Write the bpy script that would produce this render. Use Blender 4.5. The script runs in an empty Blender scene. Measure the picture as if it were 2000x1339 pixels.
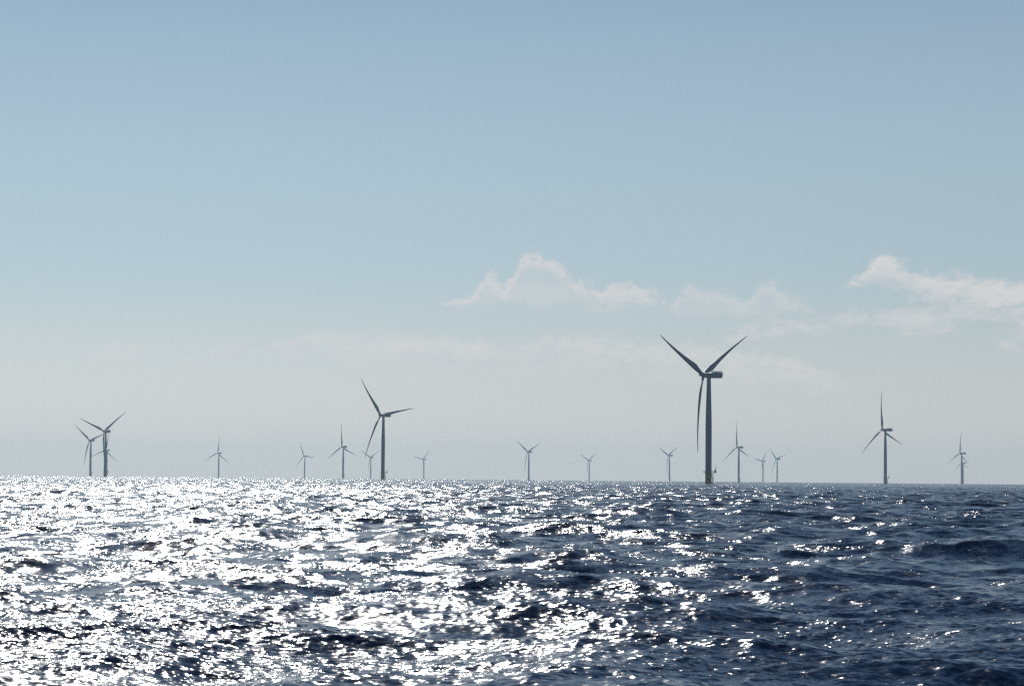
import bpy, bmesh, math, random
import numpy as np
from mathutils import Vector, Matrix, Quaternion

sc = bpy.context.scene
RAD = math.radians
EYE = 3.0            # eye height above the mean sea level, from a small boat
EARTH = 7.4e6        # effective earth radius (with refraction), metres

# ------------------------------------------------------------------ camera
cam_d = bpy.data.cameras.new("camera")
cam = bpy.data.objects.new("camera", cam_d)
sc.collection.objects.link(cam)
cam_d.sensor_width = 23.6
cam_d.lens = 55.0
cam_d.clip_start = 0.5
cam_d.clip_end = 60000.0
cam.matrix_world = (Matrix.Translation((0, 0, EYE)) @ Matrix.Rotation(RAD(90 + 3.23), 4, 'X')
                    @ Matrix.Rotation(RAD(0.504), 4, 'Z'))
sc.camera = cam

# ------------------------------------------------------------------ light
SUN_AZ, SUN_EL = RAD(-10.5), RAD(36.0)      # azimuth from +Y towards +X
sun_vec = Vector((math.sin(SUN_AZ) * math.cos(SUN_EL), math.cos(SUN_AZ) * math.cos(SUN_EL), math.sin(SUN_EL)))
sun_d = bpy.data.lights.new("sun", 'SUN')
sun_d.energy = 2.9
sun_d.angle = RAD(0.53)
sun_d.color = (1.0, 0.95, 0.87)
sun = bpy.data.objects.new("sun", sun_d)
sun.rotation_euler = sun_vec.to_track_quat('Z', 'Y').to_euler()
sun.location = (0, 0, 300)
sc.collection.objects.link(sun)

sc.view_settings.view_transform = 'Standard'
sc.view_settings.look = 'None'
sc.view_settings.exposure = 0.0
sc.view_settings.gamma = 1.0
sc.cycles.use_denoising = False
sc.cycles.use_adaptive_sampling = False
sc.cycles.volume_bounces = 0
sc.cycles.max_bounces = 6


# ------------------------------------------------------------------ node helper
class NT:
    def __init__(self, tree):
        self.t = tree
        self.n = tree.nodes
        self.l = tree.links

    def new(self, kind, **kw):
        n = self.n.new(kind)
        for k, v in kw.items():
            setattr(n, k, v)
        return n

    def put(self, sock, v):
        if v is None:
            return
        if isinstance(v, bpy.types.NodeSocket):
            self.l.new(v, sock)
        else:
            sock.default_value = v

    def math(self, op, a, b=None, c=None, clamp=False):
        n = self.new('ShaderNodeMath', operation=op, use_clamp=clamp)
        for i, v in enumerate((a, b, c)):
            self.put(n.inputs[i], v)
        return n.outputs[0]

    def vec(self, op, a, b=None):
        n = self.new('ShaderNodeVectorMath', operation=op)
        self.put(n.inputs[0], a)
        if b is not None:
            if op == 'SCALE':
                self.put(n.inputs['Scale'], b)
            else:
                self.put(n.inputs[1], b)
        return n.outputs[0]

    def smooth(self, v, a, b, lo=0.0, hi=1.0):
        n = self.new('ShaderNodeMapRange', interpolation_type='SMOOTHSTEP')
        for i, x in enumerate((v, a, b, lo, hi)):
            self.put(n.inputs[i], x)
        return n.outputs[0]

    def xyz(self, x, y, z=0.0):
        n = self.new('ShaderNodeCombineXYZ')
        for i, v in enumerate((x, y, z)):
            self.put(n.inputs[i], v)
        return n.outputs[0]

    def noise(self, vec, scale, detail=4.0, rough=0.5, dist=0.0, dims='3D'):
        n = self.new('ShaderNodeTexNoise', noise_dimensions=dims)
        self.put(n.inputs['Vector'], vec)
        n.inputs['Scale'].default_value = scale
        n.inputs['Detail'].default_value = detail
        n.inputs['Roughness'].default_value = rough
        n.inputs['Distortion'].default_value = dist
        return n

    def curve(self, v, pts, lo, hi):
        """piecewise smooth function of v in [lo, hi]; pts = [(v, value)], values in 0..10"""
        n = self.new('ShaderNodeFloatCurve')
        self.put(n.inputs['Value'], self.math('DIVIDE', self.math('SUBTRACT', v, lo), hi - lo))
        c = n.mapping.curves[0]
        P = [((x - lo) / (hi - lo), y / 10.0) for x, y in pts]
        c.points[0].location = P[0]
        c.points[1].location = P[-1]
        for p in P[1:-1]:
            c.points.new(*p)
        for p in c.points:
            p.handle_type = 'VECTOR'
        n.mapping.update()
        return self.math('MULTIPLY', n.outputs[0], 10.0)

    def mix(self, f, a, b):
        n = self.new('ShaderNodeMix', data_type='RGBA')
        self.put(n.inputs[0], f)
        self.put(n.inputs[6], a)
        self.put(n.inputs[7], b)
        return n.outputs[2]


# ------------------------------------------------------------------ sky with clouds
world = bpy.data.worlds.new("World")
sc.world = world
world.use_nodes = True
w = NT(world.node_tree)
w.n.clear()
out = w.new('ShaderNodeOutputWorld')
bg = w.new('ShaderNodeBackground')
w.l.new(bg.outputs[0], out.inputs[0])
SKY_STRENGTH = 0.058
bg.inputs[1].default_value = SKY_STRENGTH
sky = w.new('ShaderNodeTexSky', sky_type='NISHITA')
sky.sun_disc = False
sky.sun_elevation = SUN_EL
sky.sun_rotation = SUN_AZ
sky.altitude = 0
sky.air_density = 1.0
sky.dust_density = 0.0
sky.ozone_density = 1.0

tc = w.new('ShaderNodeTexCoord')
sep = w.new('ShaderNodeSeparateXYZ')
w.l.new(tc.outputs['Generated'], sep.inputs[0])
az = w.math('MULTIPLY', w.math('ARCTAN2', sep.outputs[0], sep.outputs[1]), 180 / math.pi)   # degrees, 0 = north of the view
el = w.math('MULTIPLY', w.math('ARCSINE', sep.outputs[2]), 180 / math.pi)
angles = w.xyz(az, w.math('MULTIPLY', el, 1.5), 0.0)
n_big = w.math('SUBTRACT', w.noise(angles, 0.9, 7, 0.58).outputs[0], 0.5)
n_fine = w.math('SUBTRACT', w.noise(w.vec('ADD', angles, (31.0, 7.0, 3.0)), 3.2, 6, 0.6).outputs[0], 0.5)
n_soft = w.math('SUBTRACT', w.noise(w.vec('ADD', w.xyz(az, w.math('MULTIPLY', el, 3.0), 0.0), (5.0, 17.0, 2.0)), 0.55, 6, 0.6).outputs[0], 0.5)


def bank(top, base, amp, top_t, base_t, rim_w, body, n):
    """density of one broken cloud bank between a top and a base profile (degrees of elevation)"""
    t = w.math('SUBTRACT', w.curve(az, top, -30, 30), el)
    b = w.math('SUBTRACT', el, w.curve(az, base, -30, 30))
    env = w.math('MINIMUM', w.math('DIVIDE', t, top_t), w.math('DIVIDE', b, base_t))
    env = w.math('MINIMUM', env, 1.3)
    d = w.smooth(w.math('ADD', env, w.math('MULTIPLY', n, amp)), 0.0, 1.35)
    # the sunlit rim is bright, the shaded belly lets the blue haze through
    rim = w.smooth(w.math('ADD', t, w.math('MULTIPLY', n, amp * top_t * 1.6)), rim_w * 0.4, rim_w, 1.0, w.math('ADD', w.math('MULTIPLY', n_soft, 1.5), body, clamp=True))
    return w.math('MULTIPLY', d, rim)


n_heap = w.math('ADD', n_big, w.math('MULTIPLY', n_fine, 0.8))
n_wisp = w.math('ADD', w.math('MULTIPLY', n_soft, 1.0), w.math('MULTIPLY', n_fine, 0.55))


def px(pts):
    """cloud survey: (x, y) in the photograph to (azimuth, elevation) in degrees"""
    f, p, r = 4661.0, RAD(3.23), RAD(0.504)
    res = []
    for x, y in pts:
        u, v = x - 1000.0, y - 669.5
        a, b2 = u * math.cos(r) + v * math.sin(r), -u * math.sin(r) + v * math.cos(r)
        X, Y, Z = a, f * math.cos(p) + b2 * math.sin(p), f * math.sin(p) - b2 * math.cos(p)
        res.append((math.degrees(math.atan2(X, Y)), math.degrees(math.atan2(Z, math.hypot(X, Y)))))
    return res


heap = bank(px([(-1400, 700), (800, 640), (845, 590), (925, 576), (942, 530), (965, 530), (985, 562), (1000, 545), (1005, 500), (1035, 486),
                (1075, 492), (1105, 515), (1135, 546), (1150, 534), (1170, 558), (1200, 553), (1260, 558), (1295, 570), (1320, 594), (1350, 630), (3400, 700)]),
            px([(-1400, 596), (850, 598), (1040, 610), (1330, 610), (3400, 600)]), 4.2, 0.2, 0.22, 0.5, 0.36, n_heap)
puffs = bank(px([(-1400, 700), (1260, 640), (1312, 605), (1325, 550), (1345, 540), (1375, 554), (1400, 560), (1440, 572), (1468, 592), (1480, 546), (1495, 529),
                 (1515, 545), (1530, 570), (1545, 564), (1562, 560), (1585, 582), (1610, 630), (1640, 660), (3400, 700)]),
             px([(-1400, 586), (3400, 588)]), 3.6, 0.24, 0.25, 0.8, 0.6, n_heap)
right_heap = bank(px([(-1400, 720), (1600, 650), (1660, 545), (1690, 525), (1697, 492), (1720, 484), (1765, 493), (1775, 510), (1830, 525), (1890, 525), (1940, 543),
                      (2000, 540), (2100, 520), (2250, 560), (2500, 600), (3400, 700)]),
                  px([(-1400, 560), (1690, 562), (1800, 590), (1900, 615), (2000, 620), (3400, 630)]), 3.0, 0.26, 0.35, 0.8, 0.75, n_heap)
right_veil = bank(px([(-1400, 720), (1380, 690), (1440, 640), (1560, 625), (1650, 600), (1720, 588), (1800, 585), (1900, 588), (2000, 600), (2200, 600), (3400, 680)]),
                  px([(-1400, 690), (1440, 690), (1650, 645), (1760, 672), (1900, 650), (2000, 680), (2200, 690), (3400, 690)]), 4.2, 0.36, 0.5, 0.9, 0.75, n_wisp)
low_bank = bank(px([(-1400, 660), (-300, 700), (100, 692), (350, 665), (480, 668), (560, 655), (610, 635), (650, 628), (700, 642), (850, 650), (1000, 655), (1100, 645),
                    (1250, 660), (1400, 664), (1550, 690), (1640, 720), (1750, 790), (2000, 770), (2300, 740), (3400, 700)]),
                px([(-1400, 740), (100, 735), (450, 715), (700, 735), (1000, 745), (1200, 750), (1500, 780), (1700, 800), (3400, 760)]), 2.1, 0.3, 0.9, 1.1, 0.6, w.math('ADD', n_wisp, w.math('MULTIPLY', n_heap, 0.5)))
veil = w.math('MULTIPLY', w.smooth(n_soft, -0.25, 0.3), w.smooth(el, 3.6, 1.0))

cover = w.math('MAXIMUM', w.math('MULTIPLY', heap, 0.82), w.math('MULTIPLY', puffs, 0.45))
cover = w.math('MAXIMUM', cover, w.math('MULTIPLY', right_heap, 0.86))
cover = w.math('MAXIMUM', cover, w.math('MULTIPLY', right_veil, 0.64))
cover = w.math('MAXIMUM', cover, w.math('MULTIPLY', low_bank, 0.7))
cover = w.math('MAXIMUM', cover, w.math('MULTIPLY', veil, 0.25))
CLOUD = (12.3, 11.9, 11.6, 1)
# thin haze that evens out the lower sky on the sunward side: warm grey at the sea, bluer above
veil_col = w.mix(w.smooth(el, 0.5, 6.0), (12.0, 11.9, 11.2, 1), (7.7, 10.0, 11.3, 1))
veil_col = w.vec('SCALE', veil_col, w.smooth(az, -14.0, 18.0, 1.04, 0.88))
sunward = w.smooth(sep.outputs[1], -0.2, 0.8)
milky = w.mix(w.math('MULTIPLY', sunward, w.smooth(el, 16.0, 1.5, 0.0, 0.92)), sky.outputs[0], veil_col)
w.l.new(w.mix(cover, milky, CLOUD), bg.inputs[0])


# ------------------------------------------------------------------ materials
def material(name):
    m = bpy.data.materials.new(name)
    m.use_nodes = True
    m.node_tree.nodes.clear()
    t = NT(m.node_tree)
    o = t.new('ShaderNodeOutputMaterial')
    return m, t, o


def paint(name, col, rough=0.5, dirt=0.12, metal=0.0, streak=1.0):
    m, t, o = material(name)
    b = t.new('ShaderNodeBsdfPrincipled')
    co = t.new('ShaderNodeTexCoord').outputs['Object']
    mp = t.new('ShaderNodeMapping')
    mp.inputs['Scale'].default_value = (1, 1, 0.15 * streak)
    t.l.new(co, mp.inputs[0])
    n = t.noise(mp.outputs[0], 0.9, 5, 0.6).outputs[0]
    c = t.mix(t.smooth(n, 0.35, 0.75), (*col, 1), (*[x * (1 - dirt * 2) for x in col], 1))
    t.l.new(c, b.inputs['Base Color'])
    b.inputs['Roughness'].default_value = rough
    b.inputs['Metallic'].default_value = metal
    t.l.new(b.outputs[0], o.inputs[0])
    return m


M_TOWER = paint("aerial_blue_tower_paint", (0.085, 0.15, 0.25), 0.45)  # aerial blue light mixed into the grey colour, same for blades and nacelle
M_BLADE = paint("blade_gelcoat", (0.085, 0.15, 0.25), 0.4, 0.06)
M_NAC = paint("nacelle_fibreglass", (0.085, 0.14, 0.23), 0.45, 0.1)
M_YELLOW = paint("yellow_transition_paint", (0.25, 0.20, 0.05), 0.55, 0.25)
M_STEEL = paint("galvanised_steel", (0.16, 0.165, 0.17), 0.55, 0.2)
M_RAIL = paint("hoist_deck_panel", (0.62, 0.6, 0.58), 0.5, 0.1)
M_CRANE = paint("dark_crane_paint", (0.06, 0.06, 0.065), 0.5, 0.1)


# ------------------------------------------------------------------ the sea
def sea_tile(n, size, kmin, kmax, seed, wind=RAD(200), B=0.0085, kp=0.53, spread=1.0):
    """one periodic patch of a random sea: height, choppy shift x / y, convergence"""
    rng = np.random.default_rng(seed)
    k1 = np.fft.fftfreq(n, d=size / n) * 2 * np.pi
    kx, ky = np.meshgrid(k1, k1)
    k = np.hypot(kx, ky)
    k[0, 0] = 1.0
    S = B * k ** -3.0 * np.exp(-1.25 * (kp / k) ** 2)
    S *= 1.0 + 4.5 * np.exp(-((k - kp) / (0.35 * kp)) ** 2)
    # travel direction as azimuth from +Y towards +X
    ang = np.arctan2(kx, ky) - wind
    s = np.clip(5.0 * (k / kp) ** -0.7, 0.9, 5.0) * spread
    D = np.abs(np.cos(ang / 2)) ** (2 * s)
    th = np.linspace(-np.pi, np.pi, 181)
    norm = np.interp(s.ravel(), np.linspace(0.3, 12, 60),
                     [np.trapezoid(np.abs(np.cos(th / 2)) ** (2 * q), th) if hasattr(np, 'trapezoid')
                      else np.trapz(np.abs(np.cos(th / 2)) ** (2 * q), th) for q in np.linspace(0.3, 12, 60)]).reshape(s.shape)
    dk = 2 * np.pi / size
    S2 = S / k * D / norm
    S2[(k < kmin) | (k >= kmax)] = 0
    S2[0, 0] = 0
    A = (rng.standard_normal((n, n)) + 1j * rng.standard_normal((n, n))) * np.sqrt(S2) * dk
    f = lambda a: np.real(np.fft.ifft2(a)).astype(np.float32) * n * n
    mss = float((S2 * k * k).sum() * dk * dk)
    return f(A), f(1j * kx / k * A), f(1j * ky / k * A), f(-k * A), size, n, mss


def sample(tile, fields, x, y, rot, off):
    size, n = tile[4], tile[5]
    c, s = math.cos(rot), math.sin(rot)
    u = ((c * x - s * y + off[0]) / size * n) % n
    v = ((s * x + c * y + off[1]) / size * n) % n
    i0 = u.astype(np.int32)
    j0 = v.astype(np.int32)
    fu = (u - i0).astype(np.float32)
    fv = (v - j0).astype(np.float32)
    i0 %= n
    j0 %= n
    i1 = (i0 + 1) % n
    j1 = (j0 + 1) % n
    res = []
    for q in fields:
        F = tile[q]
        res.append((F[j0, i0] * (1 - fu) + F[j0, i1] * fu) * (1 - fv) + (F[j1, i0] * (1 - fu) + F[j1, i1] * fu) * fv)
    return res


SWELL = RAD(188)     # waves run towards the boat
SHIFT = [(11.74, 311.2), (37.0, 26.0), (74.0, 52.0), (111.0, 78.0)]
ROT = [0.0, 0.0, 0.35, -0.4]
bands = [(1024, 611.0, 0.05, 0.75), (1024, 173.0, 0.75, 3.0), (1024, 47.0, 3.0, 10.0), (512, 13.0, 10.0, 40.0)]
tiles = [sea_tile(n, L, a, b, 11 + i, wind=SWELL - ROT[i]) for i, (n, L, a, b) in enumerate(bands)]

# rings: fine near the boat, opening out to beyond the horizon
radii = [0.4]
while radii[-1] < 13000:
    r = radii[-1]
    if r < 24:
        st = 0.35
    elif r < 600:
        st = max(0.045, r * 0.0016)
    else:
        st = r * 0.0016 + (r - 600) * 0.006
    radii.append(r + st)
radii = np.array(radii)
fine = np.arange(-16.0, 16.001, 0.026)
step, a, side = 0.03, 16.0, []
while a < 176:
    step = min(step * 1.07, 4.0)
    a += step
    if a < 179:
        side.append(a)
side = np.array(side)
azs = np.radians(np.concatenate([-side[::-1], fine, side]))
nr, na = len(radii), len(azs)
rr, aa = np.meshgrid(radii, azs, indexing='ij')
x = (rr * np.sin(aa)).ravel()
y = (rr * np.cos(aa)).ravel()
dr = np.gradient(radii)
da = np.gradient(azs)
spacing = np.maximum(dr[:, None] * np.ones(na)[None, :], rr * da[None, :]).ravel()
z = -(x * x + y * y) / (2 * EARTH)
px_, py_ = x.copy(), y.copy()
lost = np.zeros_like(x)
conv = np.zeros_like(x)
CHOP = 1.15
for i, t in enumerate(tiles):
    lam = 2 * math.pi / bands[i][3]
    q = np.clip((lam * 1.6 / np.maximum(spacing, 1e-3) - 1.2) / 2.0, 0, 1)
    q = q * q * (3 - 2 * q)
    # long waves survive partly between the mesh rows
    lost += t[6] * (1 - q * q)
    use = np.nonzero(q > 0)[0]
    hh, dx, dy, cv = sample(t, (0, 1, 2, 3), x[use], y[use], ROT[i], SHIFT[i])
    c, s = math.cos(-ROT[i]), math.sin(-ROT[i])
    gx, gy = c * dx - s * dy, s * dx + c * dy
    if i == 0:                       # long waves a little higher
        hh, dx, dy, cv = hh * 1.05, dx * 1.05, dy * 1.05, cv * 1.05
        gx, gy = dx, dy
    z[use] += hh * q[use]
    px_[use] += CHOP * gx * q[use]
    py_[use] += CHOP * gy * q[use]
    conv[use] += cv * q[use]
print("sea mss per band", [round(t[6], 4) for t in tiles], "Hs", round(4 * float(np.std(z[(rr.ravel() < 80)])), 3), nr, na, nr * na)
foam = np.clip((-(conv) * CHOP - 0.62) / 0.3, 0, 1)

co = np.stack([px_, py_, z], 1).astype(np.float32)
idx = np.arange(nr * na, dtype=np.int32).reshape(nr, na)
nxt = np.concatenate([idx[:, 1:], idx[:, :1]], 1)
quads = np.stack([idx[:-1], nxt[:-1], nxt[1:], idx[1:]], -1).reshape(-1, 4)
me = bpy.data.meshes.new("sea")
me.vertices.add(len(co))
me.vertices.foreach_set("co", co.ravel())
me.loops.add(quads.size)
me.loops.foreach_set("vertex_index", quads[:, ::-1].ravel())
me.polygons.add(len(quads))
me.polygons.foreach_set("loop_start", np.arange(0, quads.size, 4, dtype=np.int32))
me.polygons.foreach_set("use_smooth", np.ones(len(quads), dtype=bool))
me.update(calc_edges=True)
for nm, arr in (("lost", np.sqrt(lost)), ("foam", foam)):
    at = me.attributes.new(nm, 'FLOAT', 'POINT')
    at.data.foreach_set("value", arr.astype(np.float32))
sea = bpy.data.objects.new("sea", me)
sc.collection.objects.link(sea)
sea["kind"] = "structure"
sea["label"] = "dark blue choppy sea glittering in the low sun out to the horizon"

m, t, o = material("sea_water")
geo = t.new('ShaderNodeNewGeometry')
pos = geo.outputs['Position']
flat = t.vec('MULTIPLY', pos, (1, 1, 0))
half = (0.5, 0.5, 0.5)
rip1 = t.vec('SUBTRACT', t.noise(t.vec('MULTIPLY', flat, (0.75, 1.15, 1)), 6.5, 3, 0.68).outputs['Color'], half)
rip2 = t.vec('SUBTRACT', t.noise(t.vec('ADD', flat, (13.0, 5.0, 0.0)), 0.55, 2, 0.6).outputs['Color'], half)
gust = t.smooth(t.noise(t.vec('MULTIPLY', flat, (0.5, 1.0, 1)), 0.17, 3, 0.65).outputs[0], 0.34, 0.66, 0.42, 1.4)
la = t.new('ShaderNodeAttribute', attribute_name="lost")
slope = t.vec('ADD', t.vec('SCALE', rip1, t.math('MULTIPLY', gust, 1.2)),
              t.vec('SCALE', rip2, t.math('MULTIPLY', la.outputs['Fac'], 8.0)))
slope = t.vec('MULTIPLY', slope, (1.22, 1.05, 0))
slope = t.vec('ADD', slope, (0.0, -0.05, 0.0))      # ripples lean: steeper on the side the waves run to
nrm = t.vec('NORMALIZE', t.vec('ADD', geo.outputs['Normal'], slope))
b = t.new('ShaderNodeBsdfPrincipled')
b.inputs['Base Color'].default_value = (0.003, 0.022, 0.062, 1)
b.inputs['Roughness'].default_value = 0.19
b.inputs['IOR'].default_value = 1.333
b.inputs['Specular IOR Level'].default_value = 0.33
b.inputs['Specular Tint'].default_value = (0.50, 0.76, 1.0, 1)
t.l.new(nrm, b.inputs['Normal'])
fo = t.new('ShaderNodeBsdfDiffuse')
fo.inputs[0].default_value = (0.7, 0.72, 0.74, 1)
fa = t.new('ShaderNodeAttribute', attribute_name="foam")
speck = t.noise(flat, 9.0, 4, 0.7).outputs[0]
mixs = t.new('ShaderNodeMixShader')
t.l.new(t.math('MULTIPLY', fa.outputs['Fac'], t.smooth(speck, 0.42, 0.6), clamp=True), mixs.inputs[0])
t.l.new(b.outputs[0], mixs.inputs[1])
t.l.new(fo.outputs[0], mixs.inputs[2])
t.l.new(mixs.outputs[0], o.inputs[0])
me.materials.append(m)


# ------------------------------------------------------------------ wind turbines
HUB_Z, TILT, YAW = 81.6, RAD(6.0), RAD(46.0)
HUB_Y = 5.3           # rotor centre in front of the tower axis (local +Y looks upwind)


def mesh_object(name, bm, mat, parent=None, smooth=True):
    me = bpy.data.meshes.new(name)
    bmesh.ops.recalc_face_normals(bm, faces=bm.faces)
    bm.to_mesh(me)
    bm.free()
    me.materials.append(mat)
    if smooth:
        for p in me.polygons:
            p.use_smooth = True
        me.set_sharp_from_angle(angle=RAD(40))
    ob = bpy.data.objects.new(name, me)
    sc.collection.objects.link(ob)
    if parent:
        ob.parent = parent
    return ob


def lathe(bm, prof, seg=32, M=Matrix.Identity(4), cap=True):
    rings = []
    for r, z in prof:
        rings.append([bm.verts.new(M @ Vector((r * math.cos(2 * math.pi * i / seg), r * math.sin(2 * math.pi * i / seg), z))) for i in range(seg)])
    for a, b in zip(rings, rings[1:]):
        for i in range(seg):
            bm.faces.new((a[i], a[(i + 1) % seg], b[(i + 1) % seg], b[i]))
    if cap:
        bm.faces.new(rings[0][::-1])
        bm.faces.new(rings[-1])


def tube(bm, p, q, r, seg=8, r2=None):
    p, q = Vector(p), Vector(q)
    d = q - p
    M = Matrix.Translation(p) @ d.to_track_quat('Z', 'Y').to_matrix().to_4x4()
    lathe(bm, [(r, 0), (r2 if r2 is not None else r, d.length)], seg, M)


def box(bm, lo, hi, M=Matrix.Identity(4), bevel=0.0):
    vs = [bm.verts.new(M @ Vector((x, y, z))) for x in (lo[0], hi[0]) for y in (lo[1], hi[1]) for z in (lo[2], hi[2])]
    fs = [(0, 1, 3, 2), (4, 6, 7, 5), (0, 4, 5, 1), (2, 3, 7, 6), (0, 2, 6, 4), (1, 5, 7, 3)]
    faces = [bm.faces.new([vs[i] for i in f]) for f in fs]
    if bevel:
        edges = {e for f in faces for e in f.edges}
        bmesh.ops.bevel(bm, geom=list(edges), offset=bevel, segments=3, profile=0.5, affect='EDGES')


def build_turbine():
    root = bpy.data.objects.new("wind_turbine", None)
    sc.collection.objects.link(root)
    root.empty_display_size = 5
    parts = {}
    # tower: straight lower cans, then a long taper
    bm = bmesh.new()
    lathe(bm, [(2.36, 8.9), (2.36, 30), (2.36, 44), (2.18, 54), (1.85, 66), (1.5, 79.6)], 40)
    for z, r in ((30.0, 2.36), (54.0, 2.18)):
        lathe(bm, [(r + 0.005, z - 0.12), (r + 0.05, z - 0.1), (r + 0.05, z + 0.1), (r + 0.005, z + 0.12)], 40, cap=False)
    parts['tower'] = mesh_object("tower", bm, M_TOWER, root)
    # yellow transition piece standing in the water
    bm = bmesh.new()
    lathe(bm, [(2.42, -9), (2.42, 8.0), (2.6, 8.05), (2.6, 8.35), (2.42, 8.4), (2.42, 8.9)], 40)
    tp = mesh_object("transition_piece", bm, M_YELLOW, root)
    parts['transition_piece'] = tp
    # the boat side of the foundation is turned to world +X
    L = Matrix.Rotation(-YAW, 4, 'Z')
    bm = bmesh.new()
    for sy in (-0.75, 0.75):
        a, c = L @ Vector((3.45, sy, -6)), L @ Vector((3.45, sy, 5.2))
        tube(bm, a, c, 0.24, 10)
        for zz in (0.6, 4.4):
            tube(bm, L @ Vector((2.3, sy * 0.9, zz)), L @ Vector((3.45, sy, zz)), 0.16, 8)
        tube(bm, L @ Vector((2.3, sy * 0.9, 6.2)), c, 0.16, 8)
    for i in range(17):
        zz = -1.6 + i * 0.4
        tube(bm, L @ Vector((3.1, -0.35, zz)), L @ Vector((3.1, 0.35, zz)), 0.04, 6)
    for sy in (-0.35, 0.35):
        tube(bm, L @ Vector((3.1, sy, -2)), L @ Vector((3.1, sy, 8.2)), 0.07, 6)
    parts['boat_landing'] = mesh_object("boat_landing", bm, M_YELLOW, tp)
    # working platform with an outrigger on the boat side
    bm = bmesh.new()
    lathe(bm, [(2.46, 8.42), (3.8, 8.42), (3.8, 8.66), (2.46, 8.66)], 32, cap=False)
    box(bm, (2.9, -1.5, 8.40), (6.1, 1.5, 8.68), L)
    for sy in (-1.2, 1.2):
        tube(bm, L @ Vector((2.35, sy, 6.3)), L @ Vector((4.6, sy, 8.38)), 0.13, 8)
    plat = mesh_object("platform", bm, M_STEEL, root, smooth=False)
    parts['platform'] = plat
    bm = bmesh.new()
    pts = []
    for i in range(25):
        a = math.pi * 2 * (i + 0.5) / 25
        if abs((a + math.pi) % (2 * math.pi) - math.pi) < 0.42:
            continue
        pts.append(Vector((3.7 * math.cos(a), 3.7 * math.sin(a), 8.66)))
    pts = [Vector((6.0, 1.42, 8.68)), Vector((5.3, 1.42, 8.68)), Vector((4.6, 1.42, 8.68))] + pts + \
          [Vector((4.6, -1.42, 8.68)), Vector((5.3, -1.42, 8.68)), Vector((6.0, -1.42, 8.68))]
    for p in pts:
        tube(bm, L @ p, L @ (p + Vector((0, 0, 1.15))), 0.045, 6)
    for p, q in zip(pts, pts[1:] + pts[:1]):
        for hh in (0.6, 1.13):
            tube(bm, L @ (p + Vector((0, 0, hh))), L @ (q + Vector((0, 0, hh))), 0.04, 6)
    parts['railing'] = mesh_object("railing", bm, M_YELLOW, plat)
    # service crane on the outrigger
    bm = bmesh.new()
    lathe(bm, [(0.85, 8.69), (0.8, 9.3), (0.5, 10.0), (0.34, 10.3), (0.3, 11.0)], 16, Matrix.Translation(L @ Vector((5.1, 0, 0))))
    tube(bm, L @ Vector((5.1, 0, 10.7)), L @ Vector((5.7, -0.3, 13.4)), 0.22, 8, 0.12)
    tube(bm, L @ Vector((5.4, 0, 10.2)), L @ Vector((5.55, -0.2, 12.4)), 0.08, 6)
    parts['crane'] = mesh_object("service_crane", bm, M_CRANE, root)
    # nacelle: a long box with rounded edges, tail face cut on a slant
    T = Matrix.Translation((0, 0, HUB_Z)) @ Matrix.Rotation(TILT * 0.35, 4, 'X')
    bm = bmesh.new()
    secs = [(4.0, 1.35, -1.35, 1.45), (3.2, 1.8, -1.75, 1.7), (0.0, 1.95, -2.0, 1.85), (-7.0, 1.95, -2.0, 1.85), (-11.4, 1.85, -1.9, 1.8)]
    rings = []
    for k, (yy, hw, z0, z1) in enumerate(secs):
        c = 0.45
        prof = [(-hw + c, z0), (hw - c, z0), (hw - 0.13, z0 + 0.13), (hw, z0 + c), (hw, z1 - c), (hw - 0.13, z1 - 0.13), (hw - c, z1), (-hw + c, z1),
                (-hw + 0.13, z1 - 0.13), (-hw, z1 - c), (-hw, z0 + c), (-hw + 0.13, z0 + 0.13)]
        sl = 0.22 if k == len(secs) - 1 else 0.0
        rings.append([bm.verts.new(T @ Vector((a, yy - sl * (b - z0), b))) for a, b in prof])
    for a, c in zip(rings, rings[1:]):
        for i in range(12):
            bm.faces.new((a[i], a[(i + 1) % 12], c[(i + 1) % 12], c[i]))
    bm.faces.new(rings[0])
    bm.faces.new(rings[-1])
    lathe(bm, [(1.56, -2.35), (1.6, -1.9), (1.6, -1.7)], 28, Matrix.Translation((0, 0, HUB_Z)))
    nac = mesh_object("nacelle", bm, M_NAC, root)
    parts['nacelle'] = nac
    bm = bmesh.new()
    for k in range(6):                                   # slatted guard walls round the hoist deck
        z0 = 1.95 + k * 0.235
        for sx in (-1.72, 1.72):
            box(bm, (sx - 0.04, -12.0, z0), (sx + 0.04, -3.7, z0 + 0.12), T)
        for yy in (-11.95, -3.75):
            box(bm, (-1.66, yy - 0.04, z0), (1.66, yy + 0.04, z0 + 0.12), T)
    for i in range(8):
        for sx in (-1.64, 1.64):
            yy = -11.8 + i * 1.13
            box(bm, (sx - 0.035, yy - 0.05, 1.9), (sx + 0.035, yy + 0.05, 3.25), T)
    box(bm, (-1.66, -11.89, 1.87), (1.66, -3.81, 1.97), T)
    parts['hoist_deck'] = mesh_object("hoist_deck", bm, M_RAIL, nac, smooth=False)
    # cooler / weather mast on the nacelle roof
    bm = bmesh.new()
    tube(bm, T @ Vector((0.6, -11.0, 1.97)), T @ Vector((0.6, -11.0, 4.9)), 0.06, 6)
    tube(bm, T @ Vector((0.2, -11.0, 4.5)), T @ Vector((1.0, -11.0, 4.5)), 0.04, 6)
    parts['weather_mast'] = mesh_object("weather_mast", bm, M_STEEL, nac)
    # rotor: hub plus three blades turning about the tilted axis
    R0 = Matrix.Translation((0, 0, HUB_Z)) @ Matrix.Rotation(TILT, 4, 'X') @ Matrix.Translation((0, HUB_Y, 0))
    bm = bmesh.new()
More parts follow.
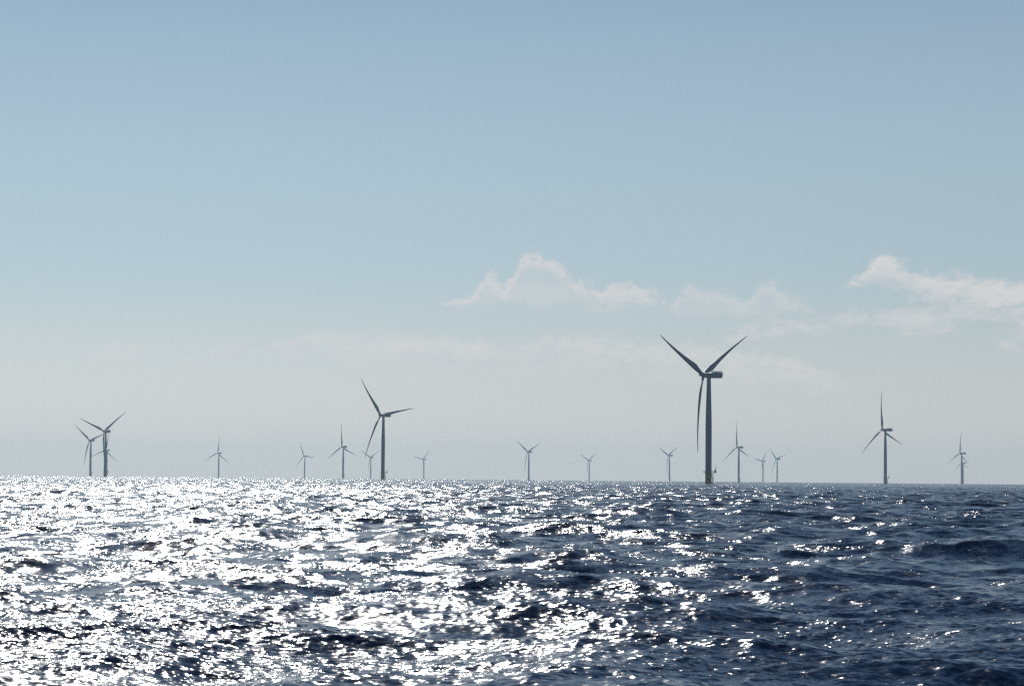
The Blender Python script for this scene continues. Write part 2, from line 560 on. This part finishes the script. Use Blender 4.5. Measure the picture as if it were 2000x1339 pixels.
    lathe(bm, [(1.45, -1.9), (1.6, -1.3), (1.72, 0), (1.6, 1.2), (1.38, 2.4), (1.0, 3.5), (0.55, 4.2), (0.08, 4.5)], 28, Matrix.Rotation(RAD(-90), 4, 'X'))
    for k in range(3):
        lathe(bm, [(1.3, 0.3), (1.3, 1.75)], 20, Matrix.Rotation(RAD(120 * k), 4, 'Y'))
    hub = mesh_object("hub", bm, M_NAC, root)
    hub.matrix_local = R0
    parts['hub'] = hub
    # blade along +Z, leading edge -X, upwind +Y
    bm = bmesh.new()
    st = [(1.3, 2.3, 1.0, 0), (3.0, 2.3, 1.0, 0), (5.0, 2.5, 0.88, 20), (8.0, 3.4, 0.55, 18), (11.0, 4.2, 0.36, 13), (14.0, 4.1, 0.29, 9.5), (19.0, 3.55, 0.25, 6.5), (26.0, 2.85, 0.22, 4),
          (34.0, 2.2, 0.2, 2.5), (42.0, 1.65, 0.19, 1.2), (50.0, 1.15, 0.18, 0.4), (55.0, 0.85, 0.17, 0), (58.5, 0.55, 0.16, -0.3), (60.0, 0.14, 0.2, -0.5)]
    NP = 20
    rings = []
    for (r, ch, th, tw) in st:
        blend = min(1.0, max(0.0, (r - 3.0) / 8.0))
        blend = blend * blend * (3 - 2 * blend)
        yo = 0.137 * r - 0.002 * r * r
        ring = []
        for i in range(NP):
            a = 2 * math.pi * i / NP
            cx, sy = math.cos(a), math.sin(a)
            circ = (cx * ch / 2, sy * ch * th / 2)
            u = (cx + 1) / 2                                   # 0 nose .. 1 tail
            tk = 2.6 * th * ch * (0.2969 * math.sqrt(u) - 0.126 * u - 0.3516 * u * u + 0.2843 * u ** 3 - 0.1015 * u ** 4) * 1.9
            foil = (u * ch - 0.30 * ch, tk * (1 if sy >= 0 else -1) * (1.0 if sy >= 0 else 0.7))
            px0 = circ[0] * (1 - blend) + foil[0] * blend
            py0 = circ[1] * (1 - blend) + foil[1] * blend
            q = RAD(tw + 4)
            ring.append(bm.verts.new((px0 * math.cos(q) - py0 * math.sin(q), -px0 * math.sin(q) * -1 * -1 + py0 * math.cos(q) + yo, r)))
        rings.append(ring)
    for a, c in zip(rings, rings[1:]):
        for i in range(NP):
            bm.faces.new((a[i], a[(i + 1) % NP], c[(i + 1) % NP], c[i]))
    bm.faces.new(rings[0][::-1])
    bm.faces.new(rings[-1])
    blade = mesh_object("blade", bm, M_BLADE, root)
    parts['blade'] = blade
    return root, parts, R0


SURVEY = [  # bearing deg, distance m, rotor phase deg, label
    (4.726, 1806, 57.5, "nearest and largest dark wind turbine, two blades raised in a V, yellowish foot"),
    (-3.067, 3050, 320, "second largest dark wind turbine, one blade pointing right just above its nacelle"),
    (-9.637, 4388, 52, "larger dark turbine of the pair at the left, two blades spread in a wide V"),
    (-9.979, 5554, 69, "slimmer turbine just left of the larger dark tower at the left"),
    (-6.971, 8119, 3, "pale lone wind turbine between the left pair and the middle group, one blade straight up"),
    (-4.933, 8842, 335, "pale small turbine, one blade level right, between the lone pale one and the middle group"),
    (-4.016, 6192, 353, "mid grey turbine standing next left of the second largest one, top blade upright"),
    (-3.356, 9250, 60, "tiny faint turbine right behind the lower blade of the second largest turbine"),
    (-2.086, 9920, 42, "faint tiny turbine just right of the second largest one, one blade level to the left"),
    (0.428, 6932, 64, "grey wind turbine alone near the middle of the horizon, blades raised in a V"),
    (1.878, 9669, 57, "faint tiny turbine with V-shaped blades midway between the middle and the largest turbine"),
    (3.795, 7605, 58, "small grey turbine close to the left of the largest turbine's lower blade"),
    (5.446, 5675, 353, "mid grey turbine just right of the largest one, one blade straight up"),
    (6.023, 9320, 40, "left one of two faint small turbines side by side right of the largest"),
    (6.359, 8436, 315, "right one of two faint small turbines side by side right of the largest"),
    (8.906, 3677, 351, "large dark turbine at the right with top blade upright and two blades drooping"),
    (10.684, 6511, 0, "grey turbine nearest the right edge, front one of two lined up, top blade upright"),
    (10.716, 9344, 352, "faint smaller turbine half hidden behind the tower of the turbine near the right edge"),
    (-9.599, 7582, 8, "distant turbine hidden behind the larger dark tower at the left, blades showing either side"),
]


def copy_part(src, parent):
    c = src.copy()
    sc.collection.objects.link(c)
    c.parent = parent
    return c


proto, P, R0 = build_turbine()
for i, (bear, dist, phase, label) in enumerate(SURVEY):
    if i == 0:
        root = proto
        nodes = P
        blades = [P['blade']]
    else:
        root = proto.copy()
        sc.collection.objects.link(root)
        nodes = {}
        for k in ('tower', 'transition_piece', 'platform', 'crane', 'nacelle', 'hub'):
            if dist > 8000 and k in ('platform', 'crane'):
                continue
            nodes[k] = copy_part(P[k], root)
        copy_part(P['hoist_deck'], nodes['nacelle'])
        if dist < 7000:
            copy_part(P['boat_landing'], nodes['transition_piece'])
        if dist < 5000:
            copy_part(P['railing'], nodes['platform'])
            copy_part(P['weather_mast'], nodes['nacelle'])
        blades = [copy_part(P['blade'], root)]
    blades += [copy_part(P['blade'], root) for _ in range(2)]
    for k, b in enumerate(blades):
        b.matrix_local = R0 @ Matrix.Rotation(RAD(phase + 120 * k), 4, 'Y')
    nodes['hub'].matrix_local = R0 @ Matrix.Rotation(RAD(phase), 4, 'Y')
    a = RAD(bear)
    root.location = (dist * math.sin(a), dist * math.cos(a), -dist * dist / (2 * EARTH))
    root.rotation_euler = (0, 0, YAW)
    root["label"] = label
    root["category"] = "wind turbine"
    root["group"] = "wind turbines of the offshore wind farm"

# ------------------------------------------------------------------ sea haze
hz = bmesh.new()
box(hz, (-13500, -13500, -40), (13500, 13500, 165))
m, t, o = material("sea_haze")
v = t.new('ShaderNodeVolumePrincipled')
v.inputs['Color'].default_value = (0.62, 0.83, 1.0, 1)
v.inputs['Density'].default_value = 0.000058
v.inputs['Anisotropy'].default_value = 0.35
t.l.new(v.outputs[0], o.inputs['Volume'])
m.cycles.volume_sampling = 'DISTANCE'
haze = mesh_object("haze", hz, m, smooth=False)
haze["kind"] = "stuff"
haze["label"] = "pale sea haze that greys the far turbines"
haze["category"] = "haze"
